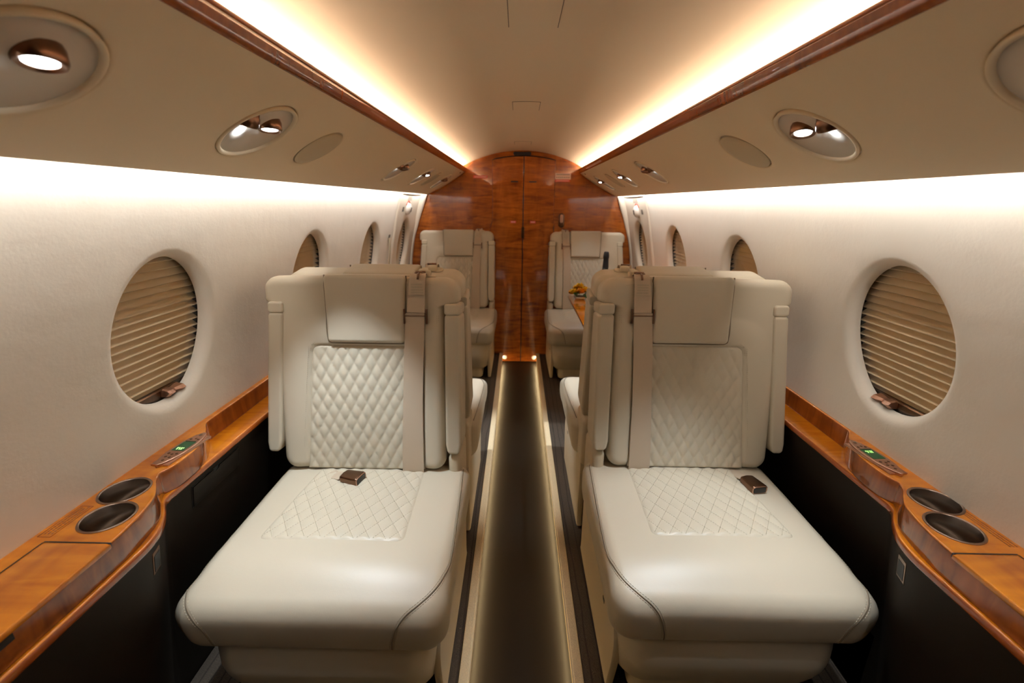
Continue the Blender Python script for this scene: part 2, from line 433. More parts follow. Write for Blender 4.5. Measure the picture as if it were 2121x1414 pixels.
# ---------------------------------------------------------------- windows
def make_window(idx, side, y, off=0.):
    near = {0: 'first', 1: 'second', 2: 'third', 3: 'farthest'}[idx]
    fm = wall_map(side, off)
    c = fm(np.array([y]), np.array([SC]), .05)[0]
    t = thing('window_%d' % (idx + 1 + (4 if side > 0 else 0)), tuple(c), '%s oval window from the camera on the %s wall, pleated shade down' % (near, 'left' if side < 0 else 'right'), kind='structure')
    # pane
    th = np.linspace(0, 2 * math.pi, 49)
    rr = np.linspace(0.02, 1.04, 7)
    P = np.array([[fm(np.array(y + WA * r * math.cos(a)), np.array(SC + WB * r * math.sin(a)), .037) for a in th] for r in rr])
    mesh('pane', *grid(P), M['pane'], t, closed=False)
    # pleated shade (closed folded sheet) with its zigzag ends
    hw = .176; n = 20; s0 = SC - WB * .90; s1 = SC + WB + .045
    ss = np.linspace(s0, s1, 2 * n + 1)
    fr = []; bk = []
    for i, s in enumerate(ss):
        d = .054 + (.0105 if i % 2 else -.0105)
        fr.append([fm(np.array(y + u), np.array(s), d) for u in (-hw, 0, hw)]); bk.append([fm(np.array(y + u), np.array(s), d + .0012) for u in (-hw, 0, hw)])
    fr = np.array(fr); bk = np.array(bk)
    mb = MB(); mb.add(*grid(fr)); mb.add(*grid(bk, True))
    for j in (0, 2): mb.add(*grid(np.stack([fr[:, j], bk[:, j]], 1)))
    mb.build('pleated_shade', M['shade'], t, smooth=False)
    # bottom rail and its latch
    P = []
    pr = [(-.013, .041), (.010, .041), (.013, .045), (.013, .065), (-.013, .065), (-.013, .041)]
    for u in np.linspace(-hw, hw, 9): P.append([fm(np.array(y + u), np.array(s0 - .008 + q), np.array(d)) for q, d in pr])
    rail = mesh('shade_rail', *grid(np.array(P)), M['darkmetal'], t, smooth=False)
    uL = .035
    prl = [(-.012, .042), (.006, .043), (.014, .036), (.012, .016), (.004, .008), (-.010, .024)]
    P = []
    for i, u in enumerate(np.linspace(-.030, .030, 13)):
        k = 1 - .35 * math.exp(-((u / .010) ** 2)) if i not in (0, 12) else .8
        P.append([fm(np.array(y + uL + u), np.array(s0 - .006 + q * k), np.array(.042 - (.042 - d) * k)) for q, d in prl + prl[:1]])
    P = np.array(P); v, fc = grid(P); m_ = len(prl) + 1
    fc = list(fc) + [tuple(range(m_ - 1)), tuple((len(P) - 1) * m_ + k for k in range(m_ - 1))]
    mesh('shade_latch', v, fc, M['copper'], rail, smooth=False)
    # dark well behind
    P = np.array([[fm(np.array(y + u), np.array(SC + q), np.array(d)) for u, q, d in ((-.24, k, .036), (-.24, k, .11), (.24, k, .11), (.24, k, .036))] for k in (-.27, 0, .27)])
    mesh('well', *grid(P), M['dark'], t, closed=False, smooth=False)
    for k in (-.27, .27):
        P = np.array([[fm(np.array(y + u), np.array(SC + k), np.array(d)) for u in (-.24, .24)] for d in (.036, .11)])
        mesh('well_cap', *grid(P), M['dark'], t, closed=False, smooth=False)
    return t
for side in (-1, 1):
    for i, y in enumerate(WIN_Y): make_window(i, side, y)

# ---------------------------------------------------------------- exit hatches around the farthest windows
for side, nm in ((-1, 'left'), (1, 'right')):
    fm = wall_map(side)
    hin = .012
    t = thing('door_%d' % (2 if side < 0 else 3), (side * .9, 3.62, .8), 'white emergency exit hatch around the farthest %s window' % nm, kind='structure')
    mb = holed(fm, YH0 + .028, YB - .045, S0, S1, [(WIN_Y[3], SC, WA, WB)], 30, fillet(.029, .006), .25)
    weld(mb.build('hatch_panel', M['offwhite'], t, closed=False))
    # raised lip along the near edge, the top and the far edge
    def lip(a, b, s0, s1, h0, ex=0.):
        ss = np.linspace(s0, s1, 40); P = []
        for s in ss:
            h = h0 + ex * float(sm((wall_pt(s)[1] - 1.1) / .4))
            P.append([fm(np.array(u), np.array(s), np.array(d)) for u, d in ((a, .004), (a, -h * .6), (a + (b - a) * .3, -h), (a + (b - a) * .7, -h), (b, -h * .6), (b, .004), (a, .004))])
        return grid(np.array(P))
    mb = MB(); mb.add(*lip(YH0 - .004, YH0 + .030, S0, S1, .013)); mb.add(*lip(YB - .05, YB - .002, S0, S1, .014, .032))
    mb.build('hatch_lip', M['offwhite'], t)
    sh = s_at_z(1.475)
    mb = MB(); mb.add(*lip(YH0 + .03, YB - .05, sh + .03, sh + .055, .012)); mb.build('hatch_header', M['white'], t)
    # handle: round boss with a black slot, red arrow arc above
    c = fm(np.array(3.565), np.array(s_at_z(1.395)), 0.); x, z, nx, nz = wall_pt(s_at_z(1.395))
    ez = Vector((-side * nx, 0, -nz)); ey = Vector((0, 1, 0)); ex = ey.cross(ez)
    F4 = frame(c, ex, ey, ez)
    h = mesh('handle', *lathe([(.045, -.004), (.046, .008), (.040, .022), (.030, .030), (.014, .033), (0, .033)], 28, F4), M['white'], t, angle=40)
    mesh('handle_slot', [F4 @ Vector(p) for p in box(0, 0, .032, .017, .009, .003)[0]], box(0, 0, 0, 1, 1, 1)[1], M['black'], h, smooth=False)
    arc = [F4 @ Vector((.060 * math.cos(a) * (-1 if ex.z < 0 else 1), .060 * math.sin(a), .003)) for a in np.linspace(-1.1, 1.1, 14)]
    mesh('arrow_mark', *tube(arc, .0028, 6), M['red'], t)
    # placards: vertical dashes above, one dark tag beside
    mb = MB()
    for k in range(5):
        for j in range(3):
            P = np.array([[fm(np.array(3.53 + k * .026 + du), np.array(s_at_z(1.452) + .003 + j * .012 + ds), -.0012) for ds in (0, .009)] for du in (0, .012)]); mb.add(*grid(P))
    mb.build('placard_print', M['grey'], t, smooth=False, closed=False)
    P = np.array([[fm(np.array(3.42 + du), np.array(s_at_z(1.375) + ds), -.0015) for ds in (0, .035)] for du in (0, .05)])
    mesh('placard_tag', *grid(P), M['grey'], t, smooth=False, closed=False)
# assist strap on the left wall beside the hatch
fm = wall_map(-1)
t = thing('assist_strap', (-.95, 3.165, .99), 'pale leather grab strap hanging on the left wall before the exit hatch', 'strap')
P = []
for s in np.linspace(s_at_z(.86), s_at_z(1.20), 24):
    k = (s - s_at_z(.86)) / (s_at_z(1.2) - s_at_z(.86)); d = -.004 - .022 * math.sin(k * math.pi) ** .6
    P.append([fm(np.array(3.165 + u), np.array(s), np.array(d + e)) for u, e in ((-.014, 0), (.014, 0), (.014, .004), (-.014, .004), (-.014, 0))])
mesh('strap', *grid(np.array(P)), M['plastic'], t, smooth=False)
P = np.array([[fm(np.array(3.165 + du), np.array(s_at_z(1.205) + ds), -.003) for ds in (0, .022)] for du in (-.022, .022)])
mesh('placard', *grid(P), M['grey'], t, smooth=False, closed=False)

# ---------------------------------------------------------------- overhead panels, cove rails, light strips
BOWLS = [.588, 1.100, 2.35, 2.91, 3.60]; DISCS = [1.42, 3.21]
RB = .097; FRAC = .468
FB = {}
for side, nm in ((-1, 'left'), (1, 'right')):
    fb = bin_map(side); FB[side] = fb
    SCN = FRAC * fb.L
    t = thing('overhead_panel', (side * .64, 1, 1.5), 'long beige overhead panel above the %s windows, with lights set into it' % nm, 'overhead panel', 'overhead panels')
    hl = [(y - (.018 if side > 0 and y == BOWLS[1] else .02 if side > 0 and y == DISCS[0] else 0), SCN, RB if y in BOWLS else .080, RB if y in BOWLS else .080) for y in BOWLS + DISCS]
    mb = holed(fb, YN, YB - .03, 0, fb.L, hl, 18, [(0, .012), (0, .005), (.001, .0018), (.004, 0.)], .118)
    # rolled lower lip and upper return, and the end by the bulkhead
    ys = np.linspace(YN, YB - .03, 40)
    lipp = [(fb.L, 0.), (fb.L + .003, .0015), (fb.L + .004, .005), (fb.L + .003, .009)]
    mb.add(*grid(np.array([[fb(np.array(y), np.array(s), np.array(d)) for s, d in lipp] for y in ys])))
    lipp = [(0, 0.), (-.003, .002), (-.004, .008)]
    mb.add(*grid(np.array([[fb(np.array(y), np.array(s), np.array(d)) for s, d in lipp] for y in ys])))
    sv = np.linspace(0, fb.L, 19)
    mb.add(*grid(np.array([[fb(np.array(YB - .03), np.array(s), np.array(0.)) for s in sv], [fb(np.array(YB - .028 ), np.array(s), np.array(.03)) for s in sv]])))
    weld(mb.build('panel_skin', M['binskin'], t, closed=False))
    p = fb(np.array(3.80), np.array(.07 * fb.L), -.0005)
    mesh('screw_cap', *lathe([(.007, 0), (.007, .002), (.004, .003), (0, .003)], 14, frame(p, Vector((0, 1, 0)).cross(Vector((side * fb.n[0], 0, fb.n[1]))), Vector((0, 1, 0)), Vector((side * fb.n[0], 0, fb.n[1])))), M['darkmetal'], t)
    # wooden cove rail
    r_ = thing('trim_%d' % (3 if side < 0 else 4), (side * .475, 1, 1.69), 'varnished wooden rail hiding the %s ceiling light strip' % nm, kind='structure')
    pr = [(.4825, 1.6865), (.4775, 1.689), (.4745, 1.695), (.4700, 1.7160), (.4690, 1.7200), (.4725, 1.7228), (.4770, 1.7212), (.4850, 1.6960)]
    P = np.array([[(side * x, y, z) for x, z in pr + pr[:1]] for y in np.linspace(YN, YB, 12)])
    mesh('rail_face', *grid(P), M['wood_rail'], r_, angle=50)
    pr2 = [(.4712, 1.7140), (.4682, 1.7150), (.4674, 1.7190), (.4690, 1.7225)]
    P = np.array([[(side * x, y, z) for x, z in pr2] for y in np.linspace(YN, YB, 12)])
    mesh('rail_bead', *grid(P), M['wood_edge'], r_, closed=False)
    o = mesh('light_strip', *strip(side * .5000, 1.700, .008, .004), M['led_cove'], smooth=False)
    setp(o, 'warm cove light strip behind the %s wooden ceiling rail' % nm, 'light strip')
    P = np.array([[(side * x, y, z) for x, z in ((.486, 1.692), (.53, 1.690), (.56, 1.715))] for y in (YN, YB)])
    mesh('cove_floor', *grid(P), M['headliner'], r_, closed=False)
    o = mesh('light_strip', *strip(side * .8085, 1.530, .0035, .004), M['led_wall'], smooth=False)
    setp(o, 'white wall-washing light strip under the %s overhead panel' % nm, 'light strip')

# round fittings in the overhead panels
def basis(side, y, frac, d=0.):
    fb = FB[side]; c = Vector(fb(np.array(y), np.array(frac * fb.L), np.array(d)))
    ez = Vector((side * fb.n[0], 0, fb.n[1])).normalized(); ex = Vector((side * fb.e[0], 0, fb.e[1])).normalized(); ey = ez.cross(ex)
    return c, ex, ey, ez
ordn = ['nearest', 'second', 'third', 'fourth', 'fifth']
LENS_POS = []
def reading_light(side, k, y, lit, tilt):
    nm = 'left' if side < 0 else 'right'
    c, ex, ey, ez = basis(side, y, FRAC)
    F4 = frame(c, ex, ey, ez)
    t = thing('reading_light', tuple(c), '%s recessed round reading light along the %s overhead panel' % (ordn[k], nm), 'reading light', 'reading lights in the overhead panels')
    mesh('rim', *lathe([(.0950, -.011), (.0958, .0005), (.0935, .0022), (.0895, .0014), (.0868, -.002), (.0855, -.010)], 48, F4), M['binskin'], t, closed=False)
    n = 14; pr = [(.0862 * math.cos(a), -.004 - .068 * math.sin(a)) for a in np.linspace(0, math.pi / 2, n)]; pr[-1] = (0.0005, pr[-1][1])
    mesh('bowl', *lathe(pr, 48, F4), M['bowl'], t, closed=False)
    down = Vector((0, 0, -1))
    aim = {(-1, 0): (.14, -.16), (-1, 1): (.06, -.14), (1, 1): (-.14, -.30), (1, 0): (-.25, -.25)}.get((side, k), (-side * .1, -.2))
    for j, (yy, on, tl) in enumerate(((.010, lit, aim), (-.066, True, (side * .38, .10)))):
        # both swivel lamps hang from the aisle side of the bowl
        p0 = c + ex * (-.034 + .004 * j) + Vector((0, yy, 0)) - ez * (.016 + .003 * j)
        ax = (down + Vector((tl[0], tl[1], 0))).normalized()
        e1 = ax.orthogonal().normalized(); e2 = ax.cross(e1); G = frame(p0, e1, e2, ax)
        h = mesh('lamp_head', *lathe([(.014, -.024), (.032, -.022), (.033, -.018), (.026, -.016), (.0240, -.002), (.0245, .004), (.0262, .007), (.0262, .022), (.0240, .026), (.0222, .0262), (.0174, .0235), (.0172, .020)], 32, G), M['bronze'], t, angle=35)
        mesh('lens', *lathe([(.0172, .0205), (.0168, .0230), (.010, .0240), (0, .0243)], 28, G), M['lens'] if on else M['rimsteel'], h)
        LENS_POS.append((p0 + ax * .029, ax, side, k, on, j, c, ex))
    return t
LIT = {(-1, 0): 1, (-1, 1): 1, (-1, 2): 0, (-1, 3): 1, (-1, 4): 0, (1, 0): 1, (1, 1): 1, (1, 2): 0, (1, 3): 1, (1, 4): 1}
for side in (-1, 1):
    for k, y in enumerate(BOWLS): reading_light(side, k, y - (.018 if side > 0 and k == 1 else 0), LIT[(side, k)], .0)
    for k, y in enumerate(DISCS):
        c, ex, ey, ez = basis(side, y - (.02 if side > 0 and k == 0 else 0), FRAC, 0.)
        o = mesh('speaker_cover', *lathe([(.0775, -.010), (.0775, -.0005), (.0755, .0010), (.060, .0016), (0, .0018)], 56, frame(c, ex, ey, ez)), M['cover'], angle=35)
        setp(o, 'blank round %s cover set flush in the %s overhead panel' % (['near', 'far'][k], 'left' if side < 0 else 'right'), 'speaker cover', 'round blank covers')

# ---------------------------------------------------------------- bulkhead
def bulk_outline(n=40):
    pts = [(-.985, .76)]
    wl = [(x, z) for x, z in WALL if z < 1.55]
    left = [(-x - .02, z) for x, z in wl]
    top = [(x, ceil_z(x) + .02) for x in np.linspace(-.62, .62, 41)]
    right = [(x + .02, z) for x, z in wl[::-1]]
    return [(-1.0, -.05)] + left + top + right + [(1.0, -.05)]
out = bulk_outline()
v = [(x, YB, z) for x, z in out] + [(x, YB + .05, z) for x, z in out]; n = len(out)
fc = [tuple(range(n))[::-1], tuple(range(n, 2 * n))] + [(i, (i + 1) % n, n + (i + 1) % n, n + i) for i in range(n)]
o = mesh('wall_front', v, fc, M['wood_bulk'], smooth=False); setp(o, 'varnished figured wood bulkhead at the far end of the cabin', kind='structure')
v2 = [(x, YN - .05, z) for x, z in out] + [(x, YN, z) for x, z in out]
o = mesh('wall_back', v2, fc, M['panel'], smooth=False); setp(o, 'unseen bulkhead behind the camera, kept dark to cut light', kind='structure')  # unseen end wall, set close and dark to keep light off the seats
# folding double door
t = thing('door_1', (.01, YB, 0), 'varnished wooden double door in the middle of the bulkhead', kind='structure')
def leaf(s):
    xo = .264; xi = .0035
    low = .286 if s < 0 else .268
    pts = [(xi, .004), (low, .004), (low, 1.20), (low - .004, 1.235), (xo + .006, 1.275), (xo, 1.31), (xo, 1.786)]
    pts += [(x, 1.786 + (1.817 - 1.786) * (1 - (x / xo) ** 2)) for x in np.linspace(xo, xi, 10)[1:]]
    pts = [(.012 + s * x, z) for x, z in pts]
    vv, ff = prism(pts, 0, .012, .003, 2)
    return [(x, YB - z_, y) for x, y, z_ in vv], ff
for s in (-1, 1):
    lf = mesh('door_leaf', *leaf(s), M['wood_bulk'], t, smooth=False)
    mesh('slot', *box(.012 + s * .078, YB - .0125, 1.617, .030, .001, .005), M['dark'], lf, smooth=False)
    mb = MB(); mesh('red_tag', *box(.012 + s * .085, YB - .0125, 1.288, .024, .001, .010), M['red'], lf, smooth=False)
    for q in range(4): mb.add(*box(.012 + s * .085 - .013 + q * .0085, YB - .0139, 1.288, .003, .0004, .003))
    mb.build('tag_print', M['placard'], lf, smooth=False)
mb = MB()   # dark gap line round the door
gl = [(-.262, 1.30), (-.262, 1.790)] + [(x, 1.790 + .031 * (1 - (x / .262) ** 2)) for x in np.linspace(-.262, .262, 21)[1:]] + [(.262, 1.30)]
gl = [(-.286, .01), (-.286, 1.20), (-.272, 1.265)] + gl + [(.268, 1.26), (.268, .01)]
mesh('door_gap', *tube([(.012 + x, YB - .001, z) for x, z in gl], .0040, 6), M['dark'], t)
mesh('centre_gap', *box(.012, YB - .004, .91, .0032, .0045, .905), M['dark'], t, smooth=False)
v, fc = rbox(.013, .05, .006, .012, .004, .02)
mesh('pull_handle', [(.012 + x, YB - .018 - z, 1.20 + y) for x, y, z in v], fc, M['darkmetal'], t)
# vent slot, signs, oval plate
v, fc = rbox(.074, .015, .004, .014, .002, .02)
o = mesh('air_slot', [(-.004 + x, YB - .003 - z, 1.838 + y) for x, y, z in v], fc, M['black']); setp(o, 'black slot at the top of the wooden bulkhead above the door', 'vent')
t = thing('sign', (.34, YB, 1.61), 'white placard with a red band on the bulkhead, right of the door', 'sign')
mesh('plate', *box(.342, YB - .002, 1.664, .067, .002, .025), M['placard'], t, smooth=False)
mesh('red_band', *box(.338, YB - .002, 1.628, .064, .002, .009), M['red'], t, smooth=False)
mb = MB()
for r0, n_, w in ((1.677, 9, .0045), (1.655, 7, .0045)):
    for q in range(n_): mb.add(*box(.342 - .05 + q * .1 / (n_ - 1), YB - .0045, r0, w, .0004, .0035))
mb.build('print', M['grey'], t, smooth=False)
mb = MB()
for q in range(12): mb.add(*box(.338 - .05 + q * .1 / 11, YB - .0045, 1.628, .0028, .0004, .0035))
mb.build('band_print', M['placard'], t, smooth=False)
t = thing('sign', (-.354, YB, 1.64), 'small red placard on the bulkhead, left of the door', 'sign')
mesh('plate', *box(-.354, YB - .002, 1.652, .060, .002, .011), M['red'], t, smooth=False)
mb = MB()
for q in range(11): mb.add(*box(-.354 - .046 + q * .092 / 10, YB - .0045, 1.652, .0028, .0004, .004))
mb.build('print', M['placard'], t, smooth=False)
t = thing('oval_latch', (.345, YB, 1.24), 'oval bronze latch plate on the bulkhead above the right far seat', 'latch')
v, fc = rbox(.026, .060, .004, .026, .003, .02)
mesh('plate', [(.345 + x, YB - .004 - z, 1.305 + y) for x, y, z in v], fc, M['darkmetal'], t)
v, fc = rbox(.013, .036, .005, .012, .004, .02)
mesh('lever', [(.345 + x, YB - .010 - z, 1.318 + y) for x, y, z in v], fc, M['copper'], t)
# aisle end lights by the door
for s in (-1, 1):
    o = mesh('floor_light', *lathe([(.020, 0), (.020, .006), (.012, .010), (0, .011)], 20, frame((s * .138, YB - .012, .045), Vector((1, 0, 0)), Vector((0, 0, 1)), Vector((0, -1, 0)))), emit('floor_lamp_%d' % s, (1, .75, .4), .5))
    setp(o, 'small warm floor light at the foot of the door, %s side' % ('left' if s < 0 else 'right'), 'light')
# ---------------------------------------------------------------- side consoles
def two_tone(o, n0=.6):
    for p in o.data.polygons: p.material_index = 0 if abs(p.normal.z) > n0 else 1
ZL = .8045; ZM = .742; KP = .17
def console(side):
    nm = 'left' if side < 0 else 'right'
    dy = 0. if side < 0 else .016; dx = 0. if side < 0 else .012
    t = thing('side_console', (side * .9, 1, ZF), 'dark brown %s side console with a varnished wood top under the windows' % nm, 'side console', 'side consoles')
    seg1 = catmull([(.966, 1.30), (.966, 1.212), (.961, 1.188), (.935, 1.150), (.907, 1.098), (.894, 1.048), (.891, 1.0), (.894, .962), (.904, .934)], 6)
    seg2 = catmull([(.904, .932), (.890, .905), (.867, .876), (.846, .843), (.831, .795), (.822, .74), (.820, .69), (.820, .5)], 6)
    line = np.concatenate([[(.966, YB)], seg1, seg2, [(.820, YN)]])
    outl = [(side * (x + dx), y + (dy if abs(y) < 1.5 else 0)) for x, y in line] + [(side * .998, YN), (side * .998, YB)]
    v, fc = prism(outl, ZM - .002, ZL, .005, 3)
    top = mesh('ledge_top', v, fc, [M['wood_ledge'], M['wood_dark']], t, angle=50); 
    cups = [(.889 + dx, .773 + dy), (.929 + dx, .862 + dy)]
    boolean_cut(top, [lathe([(.0465, ZL - .055), (.0465, ZL + .02)], 40, Matrix.Translation((side * x, y, 0))) for x, y in cups])
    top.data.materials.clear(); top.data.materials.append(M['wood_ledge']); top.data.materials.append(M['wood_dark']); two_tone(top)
    top.data.polygons.foreach_set('use_smooth', [True] * len(top.data.polygons)); top.data.set_sharp_from_angle(angle=math.radians(40))
    for x, y in cups:
        T4 = Matrix.Translation((side * x, y, ZL))
        c = mesh('cup_holder', *lathe([(.0455, .0006), (.0450, -.02), (.0440, -.052), (.040, -.0535), (0.0005, -.0535)], 48, T4), M['steel'], t, closed=False)
        mesh('rim', *lathe([(.0450, -.001), (.0455, .0012), (.0475, .0026), (.0498, .0020), (.0508, .0003), (.0500, -.001)], 48, T4), M['rimsteel'], c, closed=False)
    # lower ledge with its bullnose, and the dark panel below it
    low = np.concatenate([[(.893, YB), (.893, 1.2), (.893, .955)], catmull([(.893, .935), (.886, .910), (.857, .872), (.832, .832), (.819, .800), (.812, .76), (.811, .70), (.811, .5)], 6), [(.811, YN)]])
    outl = [(side * (x + dx), y + (dy if abs(y) < 1.5 else 0)) for x, y in low] + [(side * .995, YN), (side * .995, YB)]
    v, fc = prism(outl, ZM - .021, ZM, .007, 4)
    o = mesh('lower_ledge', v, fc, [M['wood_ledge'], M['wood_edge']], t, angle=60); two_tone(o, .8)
    outl = [(side * (x + dx + .009), y + (dy if abs(y) < 1.5 else 0)) for x, y in low] + [(side * .99, YN), (side * .99, YB)]
    nl = len(outl); v = []; fc = []
    for z in (ZM - .019, .5, .3, ZF):     # the panel leans outward towards the floor
        v += [(side * min(.985, abs(x) + KP * (ZM - .019 - z)), y, z) for k, (x, y) in enumerate(outl)]
    for r_ in range(3): fc += [(r_ * nl + k, r_ * nl + (k + 1) % nl, (r_ + 1) * nl + (k + 1) % nl, (r_ + 1) * nl + k) for k in range(nl)]
    fc += [tuple(range(nl)), tuple(range(3 * nl, 4 * nl))]
    mesh('side_panel', v, fc, M['panel'], t, angle=25)
    # hinged lid at the near end
    ly = .697 + dy
    ol = [(side * (.8165 + dx), ly), (side * (.948 + dx * .5), ly), (side * (.948 + dx * .5), YN + .3), (side * (.8165 + dx), YN + .3)]
    v, fc = prism(ol, ZL - .012, ZL + .0012, .004, 3)
    mesh('lid', v, fc, [M['wood_ledge'], M['wood_edge']], t, angle=50)
    mb = MB(); xa, xb = .8185 + dx, .950 + dx * .5
    mb.add(*box(side * (xa + xb) / 2, ly + .002, ZL - .004, (xb - xa) / 2, .0016, .0046)); mb.add(*box(side * xb, (ly + YN) / 2, ZL - .004, .0014, (ly - YN) / 2, .0046))
    mb.build('lid_gap', M['dark'], t, smooth=False)
    if side < 0:
        P = [(.8195, .18), (.8195, .50), (.8195, .53)]
        mesh('finger_slot', *box(side * .8205, .33, ZL - .018, .0012, .19, .007), M['dark'], t, smooth=False)
    # engraved notice near the wall
    mb = MB(); rows = (.957, .964, .971) if side < 0 else (.960, .967, .974)
    for r_ in rows:
        y = .72 + dy
        while y < (.80 if side < 0 else .83) + dy:
            w = random.uniform(.003, .008); mb.add(*box(side * (r_ + dx * .3), y + w / 2, ZL + .0002, .0016, w / 2, .0002)); y += w + .0022
    mb.build('engraved_notice', plain('engraving_' + nm, (.24, .075, .012), .6), t, smooth=False)
    if side < 0:
        y0, y1, x0, x1 = .712, .806, .951, .977
        mb = MB()
        for a, b, hx, hy in ((x0, (y0 + y1) / 2, .0006, (y1 - y0) / 2), (x1, (y0 + y1) / 2, .0006, (y1 - y0) / 2), ((x0 + x1) / 2, y0, (x1 - x0) / 2, .0006), ((x0 + x1) / 2, y1, (x1 - x0) / 2, .0006)):
            mb.add(*box(-a, b, ZL + .0002, hx, hy, .0003))
        mb.build('notice_border', M['wood_edge'], t, smooth=False)
    # control panel
    cx, cy, rot = (.921, 1.036, -.08) if side < 0 else (.935, 1.055, .08)
    ca, sa = math.cos(rot), math.sin(rot)
    def L(u, w, z): return (side * cx + u * ca - w * sa, cy + u * sa + w * ca, z)   # u across, w along +Y
    def lens_o(h, w): return [(w * math.sin(a), h * math.copysign(abs(math.cos(a)) ** .9, math.cos(a))) for a in np.linspace(0, 2 * math.pi, 40, endpoint=False)]
    ol = [(u * (1 - .25 * abs(w / .088) ** 2), w) for u, w in lens_o(.083, .0250)]
    v, fc = prism(ol, ZL - .001, ZL + .0095, .0020, 3)
    cp = mesh('control_panel', [L(*p) for p in v], fc, M['copper'], t, angle=40)
    ol = [(-.0235, -.074), (.0235, -.074), (.0235, .074), (-.0235, .074)]
    v, fc = prism(ol, ZL - .001, ZL + .0045, .0012, 2); mesh('panel_base', [L(*p) for p in v], fc, M['copper'], cp, angle=40)
    zt = ZL + .0095
    v, fc = box(0, .006, zt + .0002, .0165, .0225, .0006); mesh('screen', [L(*p) for p in v], fc, M['lcd'], cp, smooth=False)
    mb = MB()
    sy = -.010 if side < 0 else .014
    for k, (u, w) in enumerate([(-.008, 0), (-.003, 0), (.003, 0), (.008, 0), (-.006, -.006), (.001, -.006), (.006, -.006)]):
        v, fc = box(u, .006 + sy + w, zt + .0010, .0013, .0022, .0003); mb.add([L(*p) for p in v], fc)
    mb.build('digits', M['lcdtext'], cp, smooth=False)
    v, fc = box(0, .0315, zt + .0006, .0150, .0018, .0012); mesh('screen_hood', [L(*p) for p in v], fc, M['rimsteel'], cp, smooth=False)
    ringm = M['groove']
    for k, (u, w, r_) in enumerate([(-.010, .043, .0034), (.002, .047, .0034), (.011, .043, .0034), (-.011, -.030, .0036), (.001, -.034, .0036), (.011, -.030, .0036), (-.006, -.046, .0036), (.006, -.048, .0036), (0, -.062, .0036)]):
        mesh('button', *lathe([(r_, -.0004), (r_, .0006), (r_ * .7, .0010), (0, .0010)], 16, frame(L(u, w, zt), Vector((1, 0, 0)), Vector((0, 1, 0)), Vector((0, 0, 1)))), M['bronze'], cp, angle=40)
    mesh('jack_socket', *lathe([(.0048, -.0003), (.0046, .0010), (.0026, .0012), (.0022, .0002), (0, .0001)], 20, frame(L(0, .066, zt), Vector((1, 0, 0)), Vector((0, 1, 0)), Vector((0, 0, 1)))), M['rimsteel'], cp, angle=40)
    mesh('socket_hole', *lathe([(.0021, .0003), (0, .0008)], 12, frame(L(0, .066, zt), Vector((1, 0, 0)), Vector((0, 1, 0)), Vector((0, 0, 1)))), M['black'], cp)
    # ashtray drawer with a finger notch (left side only)
    if side < 0:
        X0 = -.9015
        ol = [(1.02, .637), (1.226, .637), (1.226, .700), (1.130, .700)] + [(1.118 + .012 * math.cos(a), .700 + .012 * math.sin(a)) for a in np.linspace(0, -math.pi, 9)] + [(1.106, .700), (1.02, .700)]
        v, fc = prism(ol, 0, .004, .0015, 2)
        dr = mesh('drawer', [(X0 + z - .0005 - KP * (ZM - .019 - y), x, y) for x, y, z in v], fc, M['panel'], t, angle=40)
        v, fc = box(X0 + .0003, 1.123, .669, .0005, .1058, .0345); v = [(a - KP * (ZM - .019 - c), b, c) for a, b, c in v]; mesh('drawer_gap', v, fc, M['black'], t, smooth=False)
    # power outlet on the curved corner
    P = np.array([(.830 + dx + .009, .828 + dy), (.8135 + dx + .009, .770 + dy)]); c = P.mean(0); d = (P[1] - P[0]) / np.linalg.norm(P[1] - P[0])
    ex = Vector((side * d[0], d[1], 0)); ez = Vector((-side * KP, 0, 1)).normalized(); ey = ex.cross(ez).normalized()
    if ey.x * side > 0: ey = -ey
    F4 = frame((side * (c[0] - .0012 + KP * (ZM - .019 - .668)), c[1], .668), ex, ez, ey)
    v, fc = rbox(.0165, .030, .0025, .003, .002, .02); ou = mesh('power_outlet', [F4 @ Vector(p) for p in v], fc, M['bronze' if side < 0 else 'rimsteel'], t, angle=40)
    v, fc = box(0, -.002, .0024, .012, .021, .0008); mesh('socket', [F4 @ Vector(p) for p in v], fc, M['black'], ou, smooth=False)
    return t
for s in (-1, 1): console(s)

# ---------------------------------------------------------------- seats
O_ = Vector((0, 0, .57 - ZF)); SV = Vector((0, .0895, .645)).normalized(); NF = Vector((0, -SV.z, SV.y))
def bp(x, s, c): return O_ + Vector((x, 0, 0)) + SV * s - NF * c
def quilt_h(u, v): return (np.abs(np.sin(np.pi * u)) * np.abs(np.sin(np.pi * v))) ** .36
class Stitch:
    def __init__(s): s.mb = MB()
    def run(s, pts, nrm, ln=.0042, gap=.0030, r=.0006):
        pts = [Vector(p) for p in pts]; acc = 0; on = True; cur = [pts[0]]
        d = 0; i = 0; segs = []
        L = [0]
        for a, b in zip(pts, pts[1:]): L.append(L[-1] + (b - a).length)
        def at(q):
            q = min(max(q, 0), L[-1]); k = max(0, min(len(L) - 2, int(np.searchsorted(L, q)) - 1))
            f_ = (q - L[k]) / max(1e-9, L[k + 1] - L[k]); return pts[k].lerp(pts[k + 1], f_), k
        q = 0
        while q + ln < L[-1]:
            a, k = at(q); b, _ = at(q + ln); t = (b - a).normalized(); n = nrm[k]; w = t.cross(n).normalized() * r; h = n * r
            s.mb.add([a - w, a + w, a + w * .3 + h * 1.6, b - w, b + w, b + w * .3 + h * 1.6], [(0, 1, 4, 3), (1, 2, 5, 4), (2, 0, 3, 5), (0, 2, 1), (3, 4, 5)])
            q += ln + gap
def snap(bvh, pts, off=.0006):
    out = []; nn = []
    for p in pts:
        l, n, i, d = bvh.find_nearest(Vector(p))
        out.append(l + n * off); nn.append(n)
    return out, nn
